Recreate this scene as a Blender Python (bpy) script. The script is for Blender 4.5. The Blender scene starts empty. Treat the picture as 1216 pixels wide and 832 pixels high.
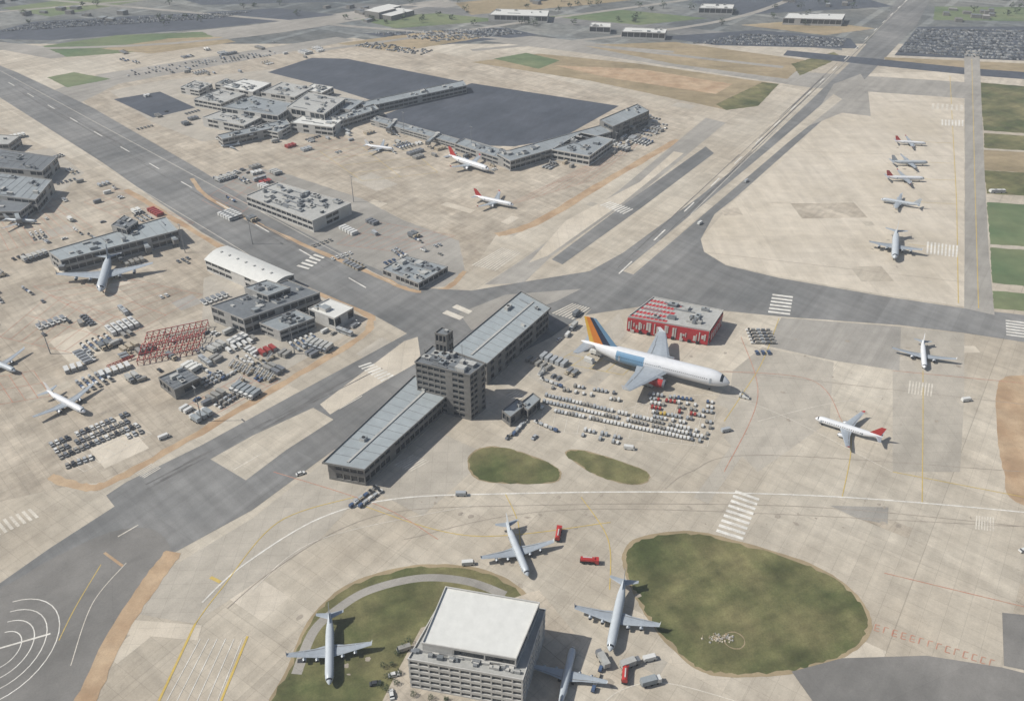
import bpy, math, random
from math import radians, sin, cos, pi
from mathutils import Vector
random.seed(11)
# ---------------------------------------------------------------- survey: photo measurement -> real ground plan (metres)
F=1000.0; HC=275.0; PT=radians(33)
def P(x,y,z=0.0):
    a=(x-608)/F; b=(y-416)/F
    t=(HC-z)/(sin(PT)+b*cos(PT))
    return (a*t,(cos(PT)-b*sin(PT))*t)
def lin(c):
    c=c/255.0
    return c/12.92 if c<=0.04045 else ((c+0.055)/1.055)**2.4
K=1.28
def C(r,g,b): return (lin(r)/K,lin(g)/K,lin(b)/K,1)
# ---------------------------------------------------------------- materials
def newmat(name):
    m=bpy.data.materials.new(name); m.use_nodes=True
    nt=m.node_tree; bs=nt.nodes["Principled BSDF"]
    return m,nt,bs
def N(nt,t,**kw):
    n=nt.nodes.new(t)
    for k,v in kw.items(): setattr(n,k,v)
    return n
def mul(nt,a,b):
    n=N(nt,'ShaderNodeMix',data_type='RGBA',blend_type='MULTIPLY'); n.inputs[0].default_value=1
    nt.links.new(a,n.inputs[6]); nt.links.new(b,n.inputs[7]); return n.outputs[2]
def noise(nt,vec,scale,detail=4,rough=.55):
    n=N(nt,'ShaderNodeTexNoise'); n.inputs['Scale'].default_value=scale; n.inputs['Detail'].default_value=detail
    n.inputs['Roughness'].default_value=rough; nt.links.new(vec,n.inputs['Vector']); return n.outputs['Fac']
def ramp(nt,fac,stops):
    r=N(nt,'ShaderNodeValToRGB'); e=r.color_ramp.elements
    while len(e)<len(stops): e.new(.5)
    for i,(p,c) in enumerate(stops):
        e[i].position=p; e[i].color=c if len(c)==4 else (*c,1)
    nt.links.new(fac,r.inputs[0]); return r.outputs[0]
def g(v): return (v,v,v,1)
def gmat(name,c1,c2,big=.012,joint=None,slab2=None,streak=None,fine=.10,rough=.9,mid=.1,spots=0):
    m,nt,bs=newmat(name); geo=N(nt,'ShaderNodeNewGeometry'); pos=geo.outputs['Position']
    col=ramp(nt,noise(nt,pos,big,6,.6),[(.36,c1),(.64,c2)])
    col=mul(nt,col,ramp(nt,noise(nt,pos,.09,5,.65),[(.3,g(1-mid)),(.7,g(1+mid))]))
    col=mul(nt,col,ramp(nt,noise(nt,pos,1.3,3,.7),[(.25,g(1-fine)),(.75,g(1+fine))]))
    if spots: col=mul(nt,col,ramp(nt,noise(nt,pos,.28,4,.7),[(.60,g(1)),(.70,g(1-spots))]))
    def brick(ang,w,h,mort,lo,hi,mc):
        vr=N(nt,'ShaderNodeVectorRotate',rotation_type='Z_AXIS'); vr.inputs['Angle'].default_value=-ang
        nt.links.new(pos,vr.inputs['Vector'])
        b=N(nt,'ShaderNodeTexBrick'); b.offset=0; b.squash=1
        b.inputs['Scale'].default_value=1; b.inputs['Brick Width'].default_value=w; b.inputs['Row Height'].default_value=h
        b.inputs['Mortar Size'].default_value=mort; b.inputs['Mortar Smooth'].default_value=.3
        b.inputs['Color1'].default_value=g(lo); b.inputs['Color2'].default_value=g(hi); b.inputs['Mortar'].default_value=g(mc)
        nt.links.new(vr.outputs[0],b.inputs['Vector']); return b.outputs['Color']
    if joint: col=mul(nt,col,brick(*joint))
    if slab2: col=mul(nt,col,brick(*slab2))
    for st in (streak or []):
        ang,amt,sx,sy=st
        vr=N(nt,'ShaderNodeVectorRotate',rotation_type='Z_AXIS'); vr.inputs['Angle'].default_value=-ang
        nt.links.new(pos,vr.inputs['Vector'])
        mp=N(nt,'ShaderNodeMapping'); mp.inputs['Scale'].default_value=(sx,sy,1); nt.links.new(vr.outputs[0],mp.inputs[0])
        col=mul(nt,col,ramp(nt,noise(nt,mp.outputs[0],1,5,.6),[(.35,g(1-amt)),(.62,g(1.02))]))
    nt.links.new(col,bs.inputs['Base Color']); bs.inputs['Roughness'].default_value=rough
    bs.inputs['Specular IOR Level'].default_value=.2
    return m
def pmat(name,c,rough=.6,var=.12,scale=.5,spec=.3,metal=0):
    m,nt,bs=newmat(name); geo=N(nt,'ShaderNodeNewGeometry'); pos=geo.outputs['Position']
    rgb=N(nt,'ShaderNodeRGB'); rgb.outputs[0].default_value=c
    col=mul(nt,rgb.outputs[0],ramp(nt,noise(nt,pos,scale,5,.65),[(.3,g(1-var)),(.7,g(1+var*.6))]))
    if var>.1: col=mul(nt,col,ramp(nt,noise(nt,pos,scale*.12,3,.6),[(.35,g(1-var)),(.65,g(1))]))
    nt.links.new(col,bs.inputs['Base Color']); bs.inputs['Roughness'].default_value=rough
    bs.inputs['Specular IOR Level'].default_value=spec; bs.inputs['Metallic'].default_value=metal
    return m
A1=math.atan2(71,49)     # main runway direction
a=P(20,100);b=P(440,350); A2=math.atan2(b[1]-a[1],b[0]-a[0])
m_conc=gmat('concrete',C(192,181,163),C(214,205,188),.008,joint=(A1,7.5,7.5,.11,.96,1.03,.80),slab2=(A1,62,38,.3,.90,1.06,.86),streak=[(A1,.14,.006,.12),(A2,.10,.01,.2)],spots=.12,mid=.12)
m_conc2=gmat('concrete_light',C(205,194,175),C(219,209,192),.01,joint=(0.03,7.5,7.5,.10,.97,1.03,.84),slab2=(0.03,52,64,.3,.93,1.04,.90),streak=[(pi/2,.10,.01,.1)],spots=.09)
m_apron=gmat('concrete_terminal_apron',C(184,172,154),C(207,196,178),.02,joint=(A2,6,6,.12,.94,1.04,.80),slab2=(A2,40,26,.3,.90,1.06,.86),streak=[(A2,.15,.02,.2),(A1,.13,.02,.25)],mid=.18,spots=.18)
m_asph=gmat('asphalt_runway',C(122,123,122),C(150,149,146),.01,slab2=(A1,70,14,.12,.92,1.06,.88),streak=[(A1,.18,.005,.15),(A2,.14,.006,.2)],spots=.08)
m_asph2=gmat('asphalt_taxiway_worn',C(158,154,146),C(178,173,164),.012,joint=(A1,12,12,.12,.96,1.03,.86),streak=[(A1,.14,.006,.15)],spots=.09)
m_asph5=gmat('pavement_weathered_grey',C(178,171,158),C(196,188,174),.012,joint=(0.03,7.5,7.5,.12,.96,1.03,.84),streak=[(A1,.1,.006,.15)],spots=.1)
m_asph3=gmat('asphalt_dark',C(124,122,118),C(144,141,136),.02,slab2=(.4,60,30,.1,.95,1.04,.9),streak=[(.9,.12,.01,.1)],spots=.1)
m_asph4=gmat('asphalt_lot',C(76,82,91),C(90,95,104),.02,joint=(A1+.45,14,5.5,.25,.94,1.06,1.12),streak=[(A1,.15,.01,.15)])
m_dirt=gmat('bare_dirt',C(176,148,118),C(196,172,142),.05,mid=.18,spots=.15)
m_brown=gmat('dry_grass',C(150,136,106),C(180,162,132),.01,mid=.15,streak=[(0.1,.15,.01,.06)],spots=.15)
m_grass=gmat('grass',C(90,98,60),C(140,134,94),.028,mid=.28,fine=.22,streak=[(.5,.24,.03,.15),(1.9,.2,.02,.09)],spots=.22)
m_grass2=gmat('grass_far',C(96,118,82),C(126,134,98),.01,mid=.15,streak=[(0.05,.15,.01,.04)])
m_urban=gmat('urban_ground',C(104,110,112),C(142,142,136),.005,mid=.3,slab2=(A1,150,80,6,.7,1.12,1.3),streak=[(A2,.2,.01,.05)])
m_white=gmat('white_marking_paint',C(236,234,226),C(216,211,200),.3,fine=.15,mid=.18,spots=.2)
m_whitew=gmat('worn_marking_paint',C(224,218,204),C(206,198,184),.2,fine=.2,spots=.15)
m_yel=gmat('yellow_marking_paint',C(214,186,94),C(200,176,110),.3)
m_redp=gmat('red_marking_paint',C(192,128,108),C(194,158,136),.3)
m_darkp=gmat('dark_joint_sealant',C(158,148,136),C(176,166,152),.3)
m_stain=gmat('oil_stain',C(158,149,136),C(178,168,153),.3,mid=.15)
m_rub=gmat('tyre_rubber_marks',C(104,103,101),C(130,128,125),.1,streak=[(A1,.2,.02,.6)])
m_roof=pmat('roof_membrane_grey',C(158,165,168),.8,.16,.35)
m_roofs=pmat('roof_standing_seam',C(168,176,178),.6,.12,.2,.4)
m_roofd=pmat('roof_dark_grey',C(124,129,133),.8,.18,.35)
m_roofw=pmat('roof_white',C(226,226,220),.6,.08,.3)
m_roofl=pmat('roof_light',C(192,192,187),.7,.17,.4)
m_wall=pmat('facade_panel',C(178,176,171),.7,.14,.6)
m_walld=pmat('facade_panel_dark',C(136,134,130),.7,.18,.6)
m_walw=pmat('facade_white',C(208,206,200),.6,.12,.6)
m_glass=pmat('window_glass',(.025,.032,.04,1),.15,.3,.7,.6)
m_metal=pmat('galvanised_metal',C(162,165,167),.45,.15,1.2,.5,.3)
m_red=pmat('red_cladding',C(196,58,62),.55,.14,1)
m_steelred=pmat('red_steel',C(182,72,68),.55,.18,1)
m_tyre=pmat('tyre_rubber',(.02,.02,.02,1),.8,.1)
m_body=pmat('aircraft_white_paint',C(232,234,236),.35,.06,.4,.5)
m_bodyg=pmat('aircraft_grey_paint',C(194,201,206),.4,.08,.4,.45)
m_wing=pmat('aircraft_wing_grey',C(172,180,187),.4,.12,.6,.5)
m_eng=pmat('engine_metal',C(150,155,160),.35,.1,1,.5,.4)
m_blue=pmat('aircraft_blue',C(118,158,190),.35,.08,.5,.5)
m_navy=pmat('aircraft_navy',C(40,54,80),.35,.08,.5,.5)
m_orange=pmat('aircraft_orange',C(226,136,44),.35,.08,.5,.5)
m_yfin=pmat('aircraft_yellow',C(232,184,70),.35,.08,.5,.5)
m_tred=pmat('aircraft_red',C(186,54,50),.35,.08,.5,.5)
m_black=pmat('black_trim',(.02,.02,.022,1),.6,.1)
paints=[pmat('car_paint_'+n,c,.4,.08,1,.5) for n,c in dict(white=C(222,222,218),silver=C(176,180,182),grey=C(122,125,129),black=C(66,68,72),red=C(164,64,58),blue=C(78,98,130),sand=C(190,178,156),green=C(96,112,98),yellow=C(204,176,92),stone=C(154,152,146)).items()]
# ---------------------------------------------------------------- mesh accumulator
class M:
    def __init__(s): s.v=[];s.f=[];s.m=[];s.sm=[];s.mats=[];s.T=None
    def mi(s,mat):
        if mat not in s.mats: s.mats.append(mat)
        return s.mats.index(mat)
    def tr(s,p):
        if s.T is None: return p
        ox,oy,oz,an=s.T; c,d=cos(an),sin(an)
        return (ox+p[0]*c-p[1]*d, oy+p[0]*d+p[1]*c, oz+p[2])
    def add(s,vs,fs,mat,smooth=False):
        o=len(s.v); s.v+= [s.tr(p) for p in vs]
        if isinstance(mat,list): ms=[s.mi(x) for x in mat]
        else: ms=[s.mi(mat)]*len(fs)
        s.f+=[tuple(i+o for i in f) for f in fs]; s.m+=ms; s.sm+=[smooth]*len(fs)
    def hexa(s,b,t,mat,top=None):
        fs=[(3,2,1,0),(4,5,6,7),(0,1,5,4),(1,2,6,5),(2,3,7,6),(3,0,4,7)]
        s.add(b+t,fs,[mat,top or mat,mat,mat,mat,mat])
    def box(s,cx,cy,z0,lx,ly,lz,mat,an=0,top=None,tx=1,ty=1,sx=0):
        c,d=cos(an),sin(an)
        def q(x,y,z): return (cx+x*c-y*d,cy+x*d+y*c,z)
        hx,hy=lx/2,ly/2
        b=[q(-hx,-hy,z0),q(hx,-hy,z0),q(hx,hy,z0),q(-hx,hy,z0)]
        t=[q(-hx*tx+sx,-hy*ty,z0+lz),q(hx*tx+sx,-hy*ty,z0+lz),q(hx*tx+sx,hy*ty,z0+lz),q(-hx*tx+sx,hy*ty,z0+lz)]
        s.hexa(b,t,mat,top)
    def cyl(s,cx,cy,z0,r,h,n,mat,axis='z',r2=None):
        r2=r if r2 is None else r2; vs=[]
        for k,(rr,hh) in enumerate(((r,0),(r2,h))):
            for i in range(n):
                an=2*pi*i/n; u,w=rr*cos(an),rr*sin(an)
                if axis=='z': vs.append((cx+u,cy+w,z0+hh))
                elif axis=='y': vs.append((cx+u,cy+hh,z0+w))
                else: vs.append((cx+hh,cy+u,z0+w))
        fs=[tuple(range(n-1,-1,-1)),tuple(range(n,2*n))]+[(i,(i+1)%n,n+(i+1)%n,n+i) for i in range(n)]
        s.add(vs,fs,mat)
    def beam(s,p,q,w,mat):
        p=Vector(p);q=Vector(q);d=(q-p).normalized()
        up=Vector((0,0,1)) if abs(d.z)<.9 else Vector((1,0,0))
        a=d.cross(up).normalized()*w/2; b=d.cross(a).normalized()*w/2
        s.hexa([tuple(p+a+b),tuple(p-a+b),tuple(p-a-b),tuple(p+a-b)],[tuple(q+a+b),tuple(q-a+b),tuple(q-a-b),tuple(q+a-b)],mat)
    def mesh(s,name):
        me=bpy.data.meshes.new(name); me.from_pydata(s.v,[],s.f)
        for x in s.mats: me.materials.append(x)
        me.polygons.foreach_set('material_index',s.m); me.polygons.foreach_set('use_smooth',s.sm); me.update(); return me
    def build(s,name):
        o=bpy.data.objects.new(name,s.mesh(name)); bpy.context.scene.collection.objects.link(o)
        return o
def inst(name,me,x,y,an,z=0.11):
    o=bpy.data.objects.new(name,me); o.location=(x,y,z); o.rotation_euler=(0,0,an); bpy.context.scene.collection.objects.link(o); return o
# ---------------------------------------------------------------- ground sheets
def smoothpoly(pts,n=8):
    out=[];L=len(pts)
    for i in range(L):
        p0,p1,p2,p3=pts[i-1],pts[i],pts[(i+1)%L],pts[(i+2)%L]
        for k in range(n):
            t=k/n
            out.append(tuple(.5*((2*p1[j])+(-p0[j]+p2[j])*t+(2*p0[j]-5*p1[j]+4*p2[j]-p3[j])*t*t+(-p0[j]+3*p1[j]-3*p2[j]+p3[j])*t**3) for j in (0,1)))
    return out
def dens(pts,step=6):
    out=[]
    for i in range(len(pts)):
        a=pts[i];b=pts[(i+1)%len(pts)];d=math.dist(a,b);n=max(1,min(60,int(d/step)))
        out+=[(a[0]+(b[0]-a[0])*k/n,a[1]+(b[1]-a[1])*k/n) for k in range(n)]
    return out
LZ={}
def layz(layer):
    k=LZ.get(layer,0); LZ[layer]=k+1
    return .012*layer+.0008*(k%13)
def area(name,pts,layer,mat,smooth=False,jit=0):
    w=[P(*p) for p in pts]
    if smooth: w=smoothpoly(w)
    if sum(w[i-1][0]*w[i][1]-w[i][0]*w[i-1][1] for i in range(len(w)))<0: w=w[::-1]
    if jit:
        w=dens(w,4); seg=[min(math.dist(w[i],w[i-1]),math.dist(w[i],w[(i+1)%len(w)])) for i in range(len(w))]
        w=[(x+random.uniform(-1,1)*min(jit,s*.4),y+random.uniform(-1,1)*min(jit,s*.4)) for (x,y),s in zip(w,seg)]
    z=layz(layer); m=M()
    m.add([(x,y,z) for x,y in w],[tuple(range(len(w)))],mat)
    return m.build(name)
g0=M(); R=30000
g0.add([(-R,-R,-.05),(R,-R,-.05),(R,R,-.05),(-R,R,-.05)],[(0,1,2,3)],m_urban); g0.build('ground')
ap=M(); ap.add([(-1300,-200,0),(1300,-200,0),(1300,1190,0),(-1300,1190,0)],[(0,1,2,3)],m_conc); ap.build('airport_pavement')
area('east_apron_pavement',[(1020,88),(1145,84),(1145,364),(1050,350),(925,328),(862,314),(835,298),(832,284),(870,240),(930,190),(980,140),(1010,110)],1,m_conc2)
area('terminal_apron_pavement',[(70,95),(420,45),(560,70),(830,135),(800,170),(640,262),(590,278),(560,322),(510,345),(440,322),(240,220),(150,165)],1,m_apron)
area('west_apron_pavement',[(-300,150),(0,150),(110,200),(235,278),(330,328),(432,372),(438,384),(340,452),(220,522),(130,572),(90,575),(-200,640)],1,m_apron)
# relaid slab panels
rp=random.Random(21); pan=M(); done=[]
for i in range(400):
    if len(done)>=75: break
    px,py=rp.uniform(0,1216),rp.uniform(110,830); x,y=P(px,py)
    an=A2 if px<430 and py<560 else (0.03 if px>840 and py<480 else A1)
    lx,ly=7.5*rp.choice([1,2,2,3,5,7]),7.5*rp.choice([1,1,2,3,4])
    if any(math.hypot(x-q[0],y-q[1])<(q[2]+max(lx,ly))*.75 for q in done): continue
    done.append((x,y,max(lx,ly))); c,d=cos(an),sin(an)
    x=7.5*round((x*c+y*d)/7.5); y0=7.5*round((-P(px,py)[0]*d+P(px,py)[1]*c)/7.5)
    cs=[(x,y0),(x+lx,y0),(x+lx,y0+ly),(x,y0+ly)]
    pan.add([(u*c-v*d,u*d+v*c,.0223) for u,v in cs],[(0,1,2,3)],rp.choice([m_conc2,m_conc2,m_asph5,m_asph5,m_conc,m_apron,m_asph2]))
pan.build('relaid_pavement_slabs')
area('service_yard_pavement',[(236,216),(300,198),(345,208),(430,236),(480,262),(545,286),(552,320),(528,340),(490,342),(440,321),(330,274),(250,233)],2,m_asph2,jit=.3)
area('service_yard_pavement',[(242,330),(300,312),(350,330),(420,368),(415,395),(330,445),(262,470),(230,440),(240,390)],2,m_asph5,jit=.3)
area('service_yard_pavement',[(130,108),(190,96),(330,82),(440,120),(440,142),(340,160),(240,168),(180,145)],2,m_asph5,jit=.3)
area('service_yard_pavement',[(-40,190),(60,176),(100,205),(60,240),(30,262),(-60,264)],2,m_asph5,jit=.3)
def spline(w,n=8):
    o=[]
    for i in range(len(w)-1):
        p0=w[max(0,i-1)];p1=w[i];p2=w[i+1];p3=w[min(len(w)-1,i+2)]
        for k in range(n):
            t=k/n; o.append(tuple(.5*((2*p1[j])+(-p0[j]+p2[j])*t+(2*p0[j]-5*p1[j]+4*p2[j]-p3[j])*t*t+(-p0[j]+3*p1[j]-3*p2[j]+p3[j])*t**3) for j in (0,1)))
    return o+[w[-1]]
def sw(name,w,width,layer,mat,jit=0,m=None):
    own=m is None; m=m or M(); vs=[];n=len(w);z=layz(layer) if own else .012*layer
    for i in range(n):
        a=w[max(0,i-1)];b=w[min(n-1,i+1)];dx,dy=b[0]-a[0],b[1]-a[1];l=math.hypot(dx,dy) or 1
        nx,ny=-dy/l,dx/l; h1=width/2+random.uniform(-jit,jit);h2=width/2+random.uniform(-jit,jit)
        vs+=[(w[i][0]+nx*h1,w[i][1]+ny*h1,z),(w[i][0]-nx*h2,w[i][1]-ny*h2,z)]
    m.add(vs,[(2*i,2*i+1,2*i+3,2*i+2) for i in range(n-1)],mat)
    return m.build(name) if own else None
def strip(name,pts,wid,layer,mat,smooth=True,jit=0):
    w=[P(*p) for p in pts]
    if smooth and len(w)>2: w=spline(w)
    return sw(name,w,wid,layer,mat,jit)
strip('dirt_shoulder',[(60,565),(95,577),(132,572),(222,522),(342,452),(428,400),(440,382),(430,370),(330,327),(236,278),(150,225)],5,3,m_dirt,jit=.8)
strip('dirt_shoulder',[(228,212),(250,236),(330,277),(440,324),(490,345),(530,342),(552,322)],4,4,m_dirt,jit=.6)
strip('dirt_shoulder',[(590,279),(640,263),(720,215),(806,166)],8,2,m_dirt,jit=.8)
strip('dirt_shoulder',[(206,655),(180,690),(140,750),(100,836)],8,7,m_dirt,jit=.5)
# asphalt
area('west_runway',[(-300,-40),(20,86),(110,128),(240,203),(330,260),(430,312),(500,342),(560,345),(560,400),(500,405),(440,372),(340,330),(240,276),(120,192),(0,116),(-300,-5)],3,m_asph)
area('main_runway',[(500,342),(560,345),(620,335),(700,322),(740,300),(830,234),(900,178),(962,120),(1012,72),(1050,28),(1085,-40),(1125,-40),(1090,28),(1036,85),(1000,122),(935,180),(872,236),(800,292),(752,335),(700,368),(655,400),(560,448),(470,486),(395,535),(300,605),(203,658),(120,740),(-80,760),(-80,735),(0,692),(60,650),(136,601),(126,588),(150,572),(240,528),(335,476),(430,425),(485,395),(500,380)],4,m_asph)
area('east_taxiway',[(735,335),(800,290),(852,248),(832,284),(836,299),(862,315),(925,330),(1050,352),(1145,366),(1216,374),(1500,395),(1500,440),(1216,406),(1150,396),(1070,386),(930,376),(860,369),(760,364),(695,374)],5,m_asph)
area('perimeter_taxiway',[(1145,60),(1163,60),(1168,180),(1174,300),(1181,374),(1145,366),(1146,200)],6,m_asph2)
area('asphalt_patch',[(928,377),(1070,388),(1068,440),(990,428),(908,410)],3,m_asph2)
area('asphalt_patch',[(990,100),(1022,88),(1030,100),(1034,138),(1000,134),(960,150)],5,m_asph2)
area('taxiway_band',[(575,338),(615,312),(735,226),(838,140),(862,146),(762,228),(655,304),(622,336)],2,m_asph2)
area('taxiway_band',[(655,308),(668,314),(760,248),(848,182),(838,174),(745,240)],3,m_asph)
area('taxiway_band',[(740,322),(752,326),(935,170),(1000,118),(990,112),(920,172)],6,m_conc)
area('concrete_island',[(250,545),(300,517),(372,484),(396,498),(340,534),(292,570)],6,m_conc)
area('concrete_island',[(404,462),(480,405),(496,400),(500,428),(440,462),(392,492),(380,480)],6,m_conc2)
area('concrete_island',[(628,312),(672,262),(760,216),(800,180),(812,182),(740,240),(650,304)],3,m_conc2)
area('concrete_island',[(545,372),(600,350),(690,343),(660,358),(600,378),(560,392)],6,m_asph2)
area('holding_bay_pavement',[(-200,790),(0,698),(60,664),(130,632),(180,628),(203,655),(180,690),(140,750),(105,836),(80,900),(-200,960)],6,m_asph3,smooth=True)
area('southeast_taxiway',[(940,797),(1000,781),(1100,778),(1190,792),(1300,820),(1300,900),(1000,860),(965,832)],6,m_asph3)
area('asphalt_patch',[(1190,727),(1240,732),(1240,800),(1192,790)],5,m_asph3)
area('asphalt_patch',[(150,735),(240,742),(235,760),(140,752)],4,m_conc2)
area('asphalt_patch',[(985,600),(1055,602),(1054,622),(1020,616)],4,m_asph2)
area('asphalt_patch',[(620,440),(700,405),(735,372),(745,395),(700,440),(650,462)],3,m_asph5)
area('asphalt_patch',[(870,440),(905,412),(990,430),(985,500),(900,560),(860,520)],2,m_asph5)
area('asphalt_patch',[(300,615),(395,540),(440,575),(380,640),(290,700),(230,740),(160,728),(205,672)],2,m_asph5)
area('taxiway_band',[(1060,440),(1070,388),(1145,396),(1145,470),(1140,560),(1060,560)],2,m_asph5)
area('taxiway_band',[(90,125),(140,100),(420,48),(400,44),(120,88),(50,112)],2,m_asph2)
area('taxiway_band',[(-100,40),(60,70),(330,38),(560,5),(520,0),(300,30),(50,55)],2,m_asph2)
area('taxiway_band',[(520,42),(700,64),(960,104),(1160,118),(1400,140),(1400,120),(1150,98),(960,86),(700,50),(540,34)],2,m_asph2)
area('taxiway_band',[(400,10),(600,22),(1000,60),(1000,52),(620,14),(420,4)],2,m_asph)
area('cloud_shadow_road',[(930,66),(1040,78),(1160,90),(1400,108),(1400,98),(1160,82),(1040,70),(935,60)],5,m_asph4)  # dark band along the road line; cloud shadow put into its asphalt colour
# lots
area('parking_lot',[(318,86),(370,69),(412,70),(553,98),(500,112),(440,119),(392,104)],4,m_asph4)
area('parking_lot',[(440,142),(560,99),(735,126),(665,165),(610,174),(545,172)],4,m_asph4)
area('parking_lot',[(135,118),(190,109),(232,128),(182,140)],4,m_asph4)
for q in ([(-40,46),(40,26),(330,10),(400,18),(250,34),(60,48)],[(430,40),(600,33),(640,42),(520,54)],[(780,44),(900,36),(1010,46),(1020,58),(850,54)],[(1062,66),(1400,80),(1400,32),(1090,32)],[(180,-10),(420,-26),(560,-14),(430,2),(240,6)],[(820,2),(1000,-10),(1060,8),(880,18)]):
    area('parking_lot',q,3,m_asph4)
for q,mt_ in (([(560,18),(700,6),(880,-14),(760,-20),(540,4)],m_brown),([(420,22),(520,16),(600,24),(470,34)],m_grass2),([(880,30),(960,24),(1040,34),(980,42)],m_brown),([(0,10),(150,-10),(200,-4),(60,20)],m_grass2),([(60,-20),(300,-50),(340,-40),(100,-10)],m_brown)):
    area('dry_field' if mt_ is m_brown else 'grass_field',q,4,mt_,False,.8)
def grass(pts,mat=m_grass,layer=4,name='grass_island'):
    cx=sum(p[0] for p in pts)/len(pts);cy=sum(p[1] for p in pts)/len(pts)
    area('dry_grass_verge',pts,layer,m_brown,True,.25)
    area(name,[(x+(cx-x)*.035,y+(cy-y)*.045) for x,y in pts],layer+1,mat,True,.8)
grass([(740,655),(760,637),(820,630),(880,643),(960,668),(1010,698),(1035,735),(1025,765),(985,787),(930,801),(860,803),(820,790),(780,750),(755,710),(742,680)])
grass([(555,548),(565,534),(590,530),(630,540),(662,555),(666,566),(655,573),(600,574),(565,568)])
grass([(671,538),(690,534),(730,545),(765,558),(772,568),(760,575),(735,573),(700,560)])
grass([(335,860),(342,790),(375,725),(425,688),(500,670),(575,676),(625,705),(640,760),(600,860)])
rbm=M()
for k in range(130):
    x,y=P(855+random.gauss(0,7),757+random.gauss(0,2.5)); s=random.uniform(.3,.9); rbm.box(x,y,.06,s,s*.8,s*.5,random.choice([m_conc2,m_brown,m_wall]),random.random()*3,tx=.6,ty=.5)
cc=P(872,760); sw('',[(cc[0]+4*cos(t*pi/12),cc[1]+4*sin(t*pi/12)) for t in range(25)],.4,8,m_brown,.12,rbm)
rbm.build('rubble_heap')
area('dry_grass_verge',[(1183,470),(1190,450),(1225,445),(1400,440),(1400,640),(1216,600),(1192,560),(1184,510)],4,m_dirt,True,.3)
for q in ([(1163,98),(1300,110),(1310,165),(1168,155)],[(1168,158),(1310,168),(1320,185),(1169,176)],[(1172,240),(1320,250),(1330,300),(1176,290)],[(1176,294),(1330,305),(1340,350),(1178,336)],[(1178,345),(1340,360),(1345,380),(1180,366)],[(1168,202),(1310,212),(1315,238),(1172,230)]):
    area('grass_field',q,3,m_grass2 if q[0][1]>220 else m_grass,False,.5)
area('dry_field',[(1168,178),(1310,186),(1315,212),(1169,202)],4,m_brown,False,.4)
area('dry_field',[(560,74),(640,64),(760,76),(925,100),(900,126),(860,130),(700,96)],3,m_brown,False,.5)
area('dry_field',[(690,54),(800,50),(960,72),(935,94),(800,76)],3,m_brown,False,.5)
area('dry_field',[(1050,68),(1400,84),(1400,98),(1055,80)],4,m_brown,False,.5)
area('grass_field',[(586,70),(625,63),(665,72),(640,82)],5,m_grass2,False,.5)
area('grass_field',[(850,124),(905,98),(925,100),(900,126),(862,131)],5,m_grass,False,.5)
area('dry_field',[(660,78),(760,82),(870,100),(850,112),(720,92)],4,m_dirt,False,.5)
area('grass_field',[(50,55),(140,42),(240,38),(262,48),(160,62),(80,68)],4,m_grass2,False,.8)
area('dry_field',[(120,58),(200,46),(262,44),(280,50),(180,64)],5,m_brown,False,.8)
area('grass_field',[(56,92),(88,86),(132,94),(80,104)],3,m_grass2,False,.5)
area('grass_field',[(650,20),(740,12),(840,22),(760,30)],4,m_grass2,False,.8)
area('grass_field',[(1110,8),(1400,10),(1400,28),(1108,24)],4,m_grass2,False,.8)
area('grass_field',[(940,76),(990,62),(1000,68),(950,90)],4,m_grass,False,.8)
area('dry_field',[(400,52),(520,36),(580,44),(470,62)],3,m_brown,False,.8)
strip('service_path',[(352,800),(372,750),(402,722),(440,700),(500,686),(555,690),(600,706)],4,6,m_asph2)
area('hangar_forecourt',[(470,800),(500,745),(640,700),(690,760),(660,860),(440,860)],6,m_apron,False)
for pts in ([(-200,30),(300,-12),(700,-60)],[(-100,60),(200,52),(420,24),(560,-10),(640,-60)],[(380,60),(640,24),(900,-14),(1100,-60)],[(560,60),(760,40),(900,14),(1000,-30)],[(700,54),(840,70),(930,80)],[(0,-5),(400,30),(800,62)]):
    strip('road',pts,11,5,m_asph2)
# ---------------------------------------------------------------- painted markings
mk=M()
def line(pts,width,mat,layer=8,smooth=False,dash=None):
    w=[P(*p) for p in pts]
    if smooth: w=spline(w,10)
    if not dash: sw('',w,width,layer,mat,0,mk); return
    on,off=dash
    for i in range(len(w)-1):
        a,b=w[i],w[i+1];d=math.dist(a,b);t=0
        while t<d:
            e=min(d,t+on); f=lambda s:(a[0]+(b[0]-a[0])*s/d,a[1]+(b[1]-a[1])*s/d)
            sw('',[f(t),f(e)],width,layer,mat,0,mk); t+=on+off
def zebra(q,n,along='u',mat=m_white,layer=8.3,fill=.5):
    w=[P(*p) for p in q]
    def B(u,v): return tuple((w[0][j]*(1-u)+w[1][j]*u)*(1-v)+(w[3][j]*(1-u)+w[2][j]*u)*v for j in (0,1))
    for i in range(n):
        a=i/n; b=(i+fill)/n
        c=[B(a,0),B(b,0),B(b,1),B(a,1)] if along=='u' else [B(0,a),B(1,a),B(1,b),B(0,b)]
        mk.add([(x,y,.012*layer) for x,y in c],[(0,1,2,3)],mat)
line([(10,98),(470,362)],.9,m_white,dash=(20,42))
line([(735,325),(1098,-20)],1.1,m_white,dash=(22,40))
line([(820,255),(1098,-20)],.5,m_whitew)
line([(430,470),(140,637)],.6,m_whitew,dash=(16,50))
line([(0,84),(470,338)],.45,m_whitew,8.6); line([(0,124),(430,384)],.45,m_whitew,8.6)
line([(240,715),(290,670),(380,615),(470,592),(600,586),(800,584),(1000,590),(1216,608),(1300,620)],.8,m_white,8.1,smooth=True)
line([(270,722),(320,680),(400,630),(480,606),(620,600),(800,598),(1000,604),(1300,634)],.35,m_darkp,8.15,smooth=True)
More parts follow.
